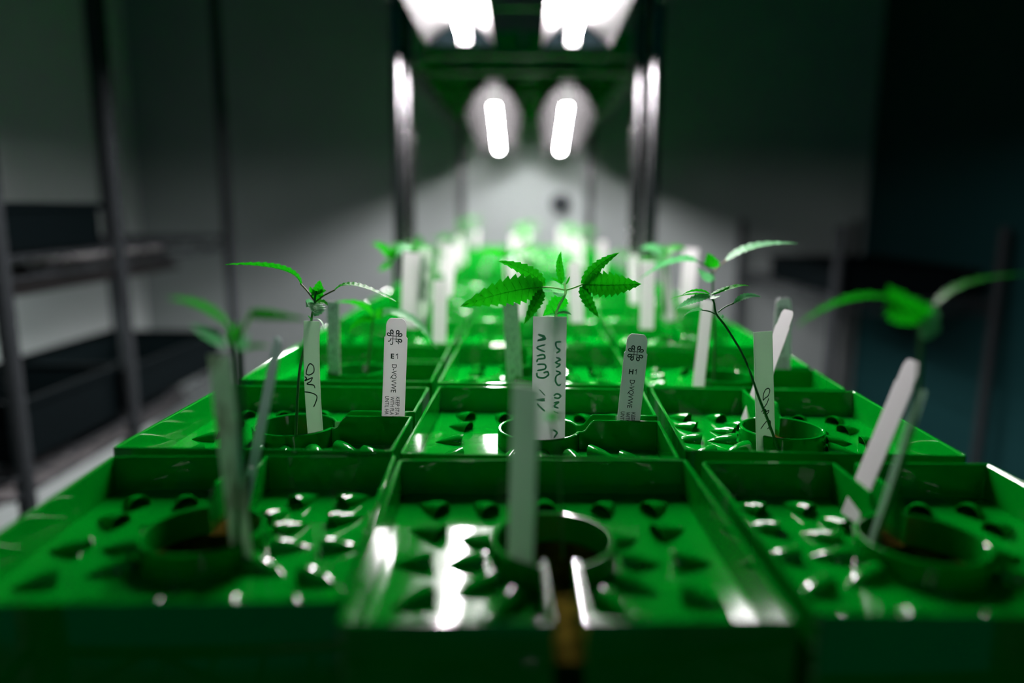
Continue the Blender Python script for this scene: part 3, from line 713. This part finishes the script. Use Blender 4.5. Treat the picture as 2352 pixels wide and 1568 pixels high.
{'name': 'seedling', 'label': 'tiny faint out-of-focus seedling standing in the collar of the front middle tray', 'stem': [[0.0039, 0.305, -0.014], [0.0027, 0.304, 0.0047], [0.0015, 0.302, 0.0253], [-0.0019, 0.3, 0.0442]], 'leaves': [{'b': [-0.0019, 0.3, 0.0436], 'm': [0.0007, 0.3, 0.0461], 't': [0.0036, 0.3, 0.0448], 'w': 0.00316, 'tilt': 40, 'mat': 'leaf_dark', 'ser': 3},
 {'b': [-0.0019, 0.3, 0.0436], 'm': [-0.0043, 0.3, 0.0458], 't': [-0.007, 0.3, 0.0439], 'w': 0.00297, 'tilt': 40, 'mat': 'leaf_under', 'ser': 3},
 {'b': [-0.0019, 0.3, 0.0436], 'm': [-0.002, 0.297, 0.0469], 't': [-0.0024, 0.297, 0.0494], 'w': 0.0026, 'tilt': 40, 'mat': 'leaf_dark', 'ser': 3}], 'pets': [], 'rad': 0.0006}, 
{'name': 'seedling', 'label': 'third-row left seedling with a pale leaf arching down behind the E1 tag', 'stem': [[-0.1473, 0.615, -0.0114], [-0.144, 0.615, 0.0133], [-0.1405, 0.61, 0.0347], [-0.1378, 0.61, 0.0432]], 'leaves': [{'b': [-0.1293, 0.61, 0.0455], 'm': [-0.105, 0.605, 0.0395], 't': [-0.085, 0.602, 0.0152], 'w': 0.00805, 'tilt': 35, 'mat': 'leaf_under', 'ser': 7},
 {'b': [-0.1404, 0.61, 0.0403], 'm': [-0.1492, 0.61, 0.0512], 't': [-0.171, 0.61, 0.0536], 'w': 0.00951, 'tilt': 55, 'mat': 'leaf', 'ser': 6},
 {'b': [-0.1394, 0.61, 0.0366], 'm': [-0.1487, 0.606, 0.039], 't': [-0.1595, 0.604, 0.0282], 'w': 0.00878, 'tilt': 45, 'mat': 'leaf_dark', 'ser': 5},
 {'b': [-0.1378, 0.61, 0.041], 'm': [-0.1333, 0.606, 0.0453], 't': [-0.1303, 0.606, 0.0501], 'w': 0.00951, 'tilt': 25, 'mat': 'leaf', 'ser': 3},
 {'b': [-0.1349, 0.61, 0.0411], 'm': [-0.1267, 0.606, 0.0465], 't': [-0.1186, 0.605, 0.0463], 'w': 0.00731, 'tilt': 35, 'mat': 'leaf_under', 'ser': 3}], 'pets': [], 'rad': 0.0009}, 
{'name': 'seedling', 'label': 'third-row right seedling with a long pale leaf pointing right above the smaller toothed seedling', 'stem': [[0.1486, 0.615, -0.0074], [0.1465, 0.612, 0.0313], [0.1416, 0.605, 0.0614], [0.1398, 0.605, 0.0821]], 'leaves': [{'b': [0.1506, 0.605, 0.0907], 'm': [0.1734, 0.605, 0.1024], 't': [0.2058, 0.601, 0.1049], 'w': 0.01088, 'tilt': 60, 'mat': 'leaf_under', 'ser': 9},
 {'b': [0.1266, 0.605, 0.0898], 'm': [0.1072, 0.605, 0.0897], 't': [0.0792, 0.601, 0.0749], 'w': 0.00943, 'tilt': 55, 'mat': 'leaf_under', 'ser': 8},
 {'b': [0.1389, 0.605, 0.0846], 'm': [0.1372, 0.602, 0.0901], 't': [0.1341, 0.601, 0.0971], 'w': 0.01451, 'tilt': 25, 'mat': 'leaf', 'ser': 4},
 {'b': [0.1416, 0.605, 0.0739], 'm': [0.1341, 0.601, 0.0778], 't': [0.1257, 0.6, 0.0849], 'w': 0.00871, 'tilt': 25, 'mat': 'leaf_under', 'ser': 4}], 'pets': [{'p': [[0.1406, 0.605, 0.0807], [0.1462, 0.605, 0.0871], [0.1513, 0.605, 0.091]], 'mat': 'petiole_brown'},
 {'p': [[0.1398, 0.605, 0.0821], [0.1332, 0.605, 0.087], [0.1266, 0.605, 0.0898]], 'mat': 'stem'}], 'rad': 0.001}, 
{'name': 'seedling', 'label': 'blurred bright seedling above the leftmost clustered white labels', 'stem': [[-0.1552, 0.8, 0.0263], [-0.1555, 0.8, 0.0549], [-0.1565, 0.8, 0.0737]], 'leaves': [{'b': [-0.1565, 0.8, 0.0737], 'm': [-0.1656, 0.8, 0.0877], 't': [-0.1782, 0.8, 0.0923], 'w': 0.01237, 'tilt': 40, 'mat': 'leaf', 'ser': 4},
 {'b': [-0.1565, 0.8, 0.0737], 'm': [-0.1444, 0.8, 0.0879], 't': [-0.1351, 0.8, 0.0833], 'w': 0.01333, 'tilt': 40, 'mat': 'leaf_under', 'ser': 4},
 {'b': [-0.1565, 0.8, 0.0737], 'm': [-0.1638, 0.8, 0.068], 't': [-0.1719, 0.8, 0.0633], 'w': 0.00952, 'tilt': 40, 'mat': 'leaf_dark', 'ser': 4},
 {'b': [-0.1565, 0.8, 0.0737], 'm': [-0.1539, 0.8, 0.0831], 't': [-0.1504, 0.8, 0.0925], 'w': 0.01047, 'tilt': 30, 'mat': 'leaf', 'ser': 3}], 'pets': [], 'rad': 0.001}, 
{'name': 'seedling', 'label': 'blurred seedling with flat bright leaves left of the tall middle bud', 'stem': [[-0.0299, 0.8, 0.0177], [-0.031, 0.8, 0.0511], [-0.0321, 0.8, 0.0784]], 'leaves': [{'b': [-0.0321, 0.8, 0.0793], 'm': [-0.0176, 0.8, 0.085], 't': [0.0105, 0.8, 0.088], 'w': 0.01142, 'tilt': 55, 'mat': 'leaf', 'ser': 5},
 {'b': [-0.0321, 0.8, 0.0793], 'm': [-0.0481, 0.8, 0.0848], 't': [-0.0631, 0.8, 0.0791], 'w': 0.01142, 'tilt': 55, 'mat': 'leaf', 'ser': 5},
 {'b': [-0.0321, 0.8, 0.0784], 'm': [-0.0268, 0.79, 0.08], 't': [-0.0198, 0.79, 0.0745], 'w': 0.01047, 'tilt': 40, 'mat': 'leaf_under', 'ser': 3},
 {'b': [-0.0321, 0.8, 0.0793], 'm': [-0.034, 0.8, 0.084], 't': [-0.0312, 0.8, 0.0905], 'w': 0.00857, 'tilt': 30, 'mat': 'leaf', 'ser': 3}], 'pets': [], 'rad': 0.001}, 
{'name': 'seedling', 'label': 'tall blurred pale seedling left of the third-row right seedling', 'stem': [[0.142, 0.8, 0.0191], [0.1394, 0.8, 0.0571], [0.137, 0.8, 0.0805]], 'leaves': [{'b': [0.137, 0.8, 0.0805], 'm': [0.1249, 0.8, 0.0897], 't': [0.1101, 0.8, 0.0887], 'w': 0.01333, 'tilt': 45, 'mat': 'leaf_under', 'ser': 5},
 {'b': [0.137, 0.8, 0.0805], 'm': [0.1482, 0.8, 0.0899], 't': [0.1623, 0.8, 0.0877], 'w': 0.01237, 'tilt': 45, 'mat': 'leaf', 'ser': 5},
 {'b': [0.1372, 0.8, 0.0758], 'm': [0.1304, 0.8, 0.0711], 't': [0.1213, 0.8, 0.064], 'w': 0.01047, 'tilt': 40, 'mat': 'leaf_under', 'ser': 4},
 {'b': [0.137, 0.8, 0.0805], 'm': [0.1353, 0.8, 0.0875], 't': [0.1387, 0.8, 0.0945], 'w': 0.00857, 'tilt': 30, 'mat': 'leaf', 'ser': 3}], 'pets': [], 'rad': 0.001}]


for d in STAKES:
    root, at, L, w = stake(d)
    if d['txt']: dress(root, at, d['txt'])

# ------------------------------------------------------------------ seedlings
def leaf_mesh(d, n=None, seed=0):
    nser = d['ser']; n = max(10, nser*4) if nser else 10
    sp = bez(d['b'], d['m'], d['t'], n)
    ax = (sp[-1]-sp[0]).normalized()
    view = (sp[len(sp)//2]-CAM).normalized()
    perp = ax.cross(view).normalized(); dep = perp.cross(ax).normalized()
    if dep.y < 0: dep = -dep
    ti = R(d['tilt']); side = perp*math.cos(ti) + dep*math.sin(ti)
    V = []; F = []; rr = random.Random(seed)
    for i, p in enumerate(sp):
        t = i/n
        tg = (sp[min(i+1, n)]-sp[max(i-1, 0)]).normalized()
        s = (side-tg*side.dot(tg)).normalized(); nr = tg.cross(s).normalized()
        if nr.z < 0: nr = -nr
        prof = (math.sin(PI*min(1, t*.97+.03)**.78))**.85*(1-.15*t) if nser else math.sin(PI*(t*.96+.04))**.7
        hw = d['w']/2*prof
        if i == n: hw = d['w']*.01
        if nser and 0 < i < n:
            hw *= 1.10-.30*((i % 4)/3.0)
        fold = .22*hw
        for x in (-1, -.5, 0, .5, 1):
            fw = .035*d['w']*math.sin(i*PI/2)*(.5-abs(abs(x)-.5))*2
            V.append(p + s*hw*x + nr*(fold*abs(x)*.9+fw) - tg*(hw*.18*abs(x) if nser else 0))
    for i in range(n):
        for k in range(4): a = i*5+k; F.append((a, a+1, a+6, a+5))
    return V, F, sp
def seedling(d, hero=True, sides=8):
    base = Vector(d['stem'][0])
    if base.z > -.0215 and base.y < .7:
        nxt = Vector(d['stem'][1]); dr = (base-nxt).normalized(); base = base+dr*((base.z+.0215)/max(.3, -dr.z))
    root = empty('seedling', base); tag(root, d['label'], 'seedling')
    st = [base]+[Vector(p) for p in d['stem'][1:]]
    c = catmull(st, 6); mb = MB(); r = d['rad']
    mb.tube([p-base for p in c], [r*(1.25-.5*i/len(c)) for i in range(len(c))], sides); mb.build('stem', 'stem_lit' if 'finger' in d['label'] else 'stem', root, smooth=True)
    for q in d['pets']:
        c = catmull(q['p'], 5); mb = MB(); mb.tube([p-base for p in c], r*.62, 6); mb.build('petiole', q['mat'], root, smooth=True)
    for j, lf in enumerate(d['leaves']):
        V, F, sp = leaf_mesh(lf, seed=j)
        o = mesh_obj('leaf', [v-base for v in V], F, lf['mat'], root, angle=60)
        if lf['ser'] and lf['w'] > .004:
            mb = MB(); n = len(sp)
            pts = [p-base for p in sp[:-2]]
            rr = [max(.00008, lf['w']*.022*(1-i/len(pts))) for i in range(len(pts))]
            mb.tube(pts, rr, 5); 
            # side veins
            if hero and lf['mat'] != 'leaf_dark':
                M5 = len(V)//5
                for i in range(4, M5-4, 4):
                    for k in (0, 4):
                        a = V[i*5+2]-base; b = V[min(M5-1, i+3)*5+k]-base
                        mb.tube([a, a.lerp(b, .8)], .00009 if lf['w'] < .012 else .00012, 4)
            ov = mb.build('veins', 'midrib' if lf['mat'] != 'leaf_under' else 'leaf_under', o)
    return root
for i, d in enumerate(PLANTS): seedling(d, hero=(i < 3))

def generic(seed):
    """a plain young seedling at the origin, for the blurred far rows"""
    rr = random.Random(seed); h = rr.uniform(.062, .082)
    root = empty('seedling', (0, 0, -.066))
    lean = Vector((rr.uniform(-.006, .006), rr.uniform(-.006, .006), 0))
    off = Vector((0, 0, .066))
    mb = MB(); P = [Vector((0, 0, -.02)), Vector((0, 0, h*.4))+lean*.5, Vector((0, 0, h))+lean]
    mb.tube([p+off for p in P], [.0011, .0009, .0008], 6); mb.build('stem', 'stem', root, smooth=True)
    top = P[-1]; a0 = rr.uniform(0, PI)
    for k in range(7):
        a = a0 + k*PI*.5 + rr.uniform(-.3, .3); ln = rr.uniform(.022, .045) if k < 4 else rr.uniform(.008, .014)
        dr = Vector((math.cos(a), math.sin(a), 0)); up = rr.uniform(.1, .5) if k < 4 else 1.4
        b = top - Vector((0, 0, .004*(k % 3)))
        m_ = b+dr*ln*.5+Vector((0, 0, ln*up*.6)); t = b+dr*ln+Vector((0, 0, ln*(up*.6-.25) if k < 4 else ln*up))
        n = 10; sp = bez(b, m_, t, n); side = Vector((-dr.y, dr.x, 0)); V = []; F = []; w = ln*.17+.002
        for i, p in enumerate(sp):
            hw = w*math.sin(PI*min(1, (i/n)*.96+.04))**.8*(1.06-.12*(i % 2))
            for x in (-1, 0, 1): V.append(p+off+side*hw*x+Vector((0, 0, abs(x)*hw*.2)))
        for i in range(n):
            for q in range(2): z = i*3+q; F.append((z, z+1, z+4, z+3))
        mesh_obj('leaf', V, F, ('leaf_far', 'leaf_far', 'leaf', 'leaf_far')[k % 4], root)
    return root
def generic_tag(i):
    w = .0073; L = .085; mb = MB()
    mb.v = []; rows = [(0, w*.5), (.001, w*.72), (.004, w*.88), (.011, w*.9), (.012, w), (L, w)] if i else [(0, w), (L, w)]
    V = []; F = []
    for n in (-.0003, .0003):
        for s, hw in rows: V += [(-hw, n, L-s), (hw, n, L-s)]
    m_ = len(rows)
    for k in range(m_-1):
        a = 2*k; b = 2*m_+a
        F += [(a, a+2, a+3, a+1), (b, b+1, b+3, b+2), (a, b, b+2, a+2), (a+1, a+3, b+3, b+1)]
    F += [(0, 1, 2*m_+1, 2*m_), (2*m_-2, 4*m_-2, 4*m_-1, 2*m_-1)]
    o = mesh_obj('plant_tag', V, F, 'label'); return o
protos = [generic(s) for s in (1, 2, 3)]; tp = [generic_tag(0), generic_tag(1)]
used = [False]*3; tused = [False]*2
rnd = random.Random(11)
for i, (x, y) in enumerate(SITES):
    if y < .86: continue
    k = rnd.randrange(3)
    r = protos[k] if not used[k] else copy_tree(protos[k]); used[k] = True
    r.location = (x+rnd.uniform(-.012, .012), y+rnd.uniform(-.012, .012), -.066); r.rotation_euler = (0, 0, rnd.uniform(0, 6.28)); s = rnd.uniform(.85, 1.15); r.scale = (s, s, s*.96)
    back = y > 1.45
    tag(r, 'blurred seedling on the second rack before the bright wall' if back else 'blurred seedling in the far trays at the end of the front rack', 'seedling',
        'seedlings on the second rack' if back else 'far seedlings on the front rack')
    if rnd.random() < .8:
        k = rnd.randrange(2); o = tp[k] if not tused[k] else tp[k].copy()
        if tused[k]: COL.objects.link(o)
        tused[k] = True
        o.location = (x+rnd.uniform(-.03, .03), y-.01, -.02); o.rotation_euler = (rnd.uniform(-.1, .1), rnd.uniform(-.15, .15), rnd.uniform(-.8, .8))
        tag(o, 'blurred white plant tag on the second rack' if back else 'blurred white plant tag in the far trays of the front rack', 'plant tag',
            'tags on the second rack' if back else 'far tags on the front rack')

# ------------------------------------------------------------------ left rack with dark boxes
XL = -.75
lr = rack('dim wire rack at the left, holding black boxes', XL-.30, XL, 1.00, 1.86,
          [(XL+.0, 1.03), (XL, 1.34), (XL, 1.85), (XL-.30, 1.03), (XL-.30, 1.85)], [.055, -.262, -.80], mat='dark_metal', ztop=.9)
def dark_box(label, lo, hi, group=None):
    """open black tote: base, four walls with a rim"""
    r = tag(empty('black_crate', ((lo[0]+hi[0])/2, (lo[1]+hi[1])/2, lo[2])), label, 'crate', group); o = -Vector(r.location)
    (x0, y0, z0), (x1, y1, z1) = lo, hi; t = .004
    b = MB(); b.box((x0, y0, z0), (x1, y1, z0+t), .001)
    b.box((x0, y0, z0), (x1, y0+t, z1), .001); b.box((x0, y1-t, z0), (x1, y1, z1), .001)
    b.box((x0, y0, z0), (x0+t, y1, z1), .001); b.box((x1-t, y0, z0), (x1, y1, z1), .001)
    b.build('body', 'black_plastic', r).location = o
    m_ = MB(); e = .008
    for (a, c) in (((x0-e, y0-e), (x1+e, y0+t)), ((x0-e, y1-t), (x1+e, y1+e)), ((x0-e, y0), (x0+t, y1)), ((x1-t, y0), (x1+e, y1))):
        m_.box((a[0], a[1], z1-.012), (c[0], c[1], z1), .001)
    m_.build('rim', 'black_plastic', r).location = o
    return r
dark_box('black crate on the upper shelf of the left rack', (XL-.29, 1.05, .06), (XL-.02, 1.32, .135))
dark_box('black crate filling the near end of the lower shelf of the left rack', (XL-.29, 1.06, -.258), (XL-.02, 1.33, -.160))
dark_box('dim crate behind the nearer one on the lower shelf of the left rack', (XL-.29, 1.37, -.258), (XL-.02, 1.80, -.175))
lamp('unseen strip lamp added under the upper shelf of the left rack', (XL-.16, 1.03, -.002), (XL-.16, 1.80, -.002), .05, .05, 'side_tube_glow', drop=.004, hang=.002)  # hidden lamp added to brighten the left wall between the shelves
lamp('unseen strip lamp added under the lower shelf of the left rack', (XL-.16, 1.03, -.335), (XL-.16, 1.80, -.335), .05, .05, 'side_tube_glow', drop=.004, hang=.002)  # second hidden lamp, added to brighten the area below the crates

# ------------------------------------------------------------------ dim things at the right
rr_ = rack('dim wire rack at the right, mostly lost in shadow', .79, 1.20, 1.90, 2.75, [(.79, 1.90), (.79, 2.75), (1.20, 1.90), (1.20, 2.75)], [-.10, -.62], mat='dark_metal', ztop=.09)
dark_box('black crate on the dim rack at the right', (.82, 1.94, -.095), (1.17, 2.50, -.02))
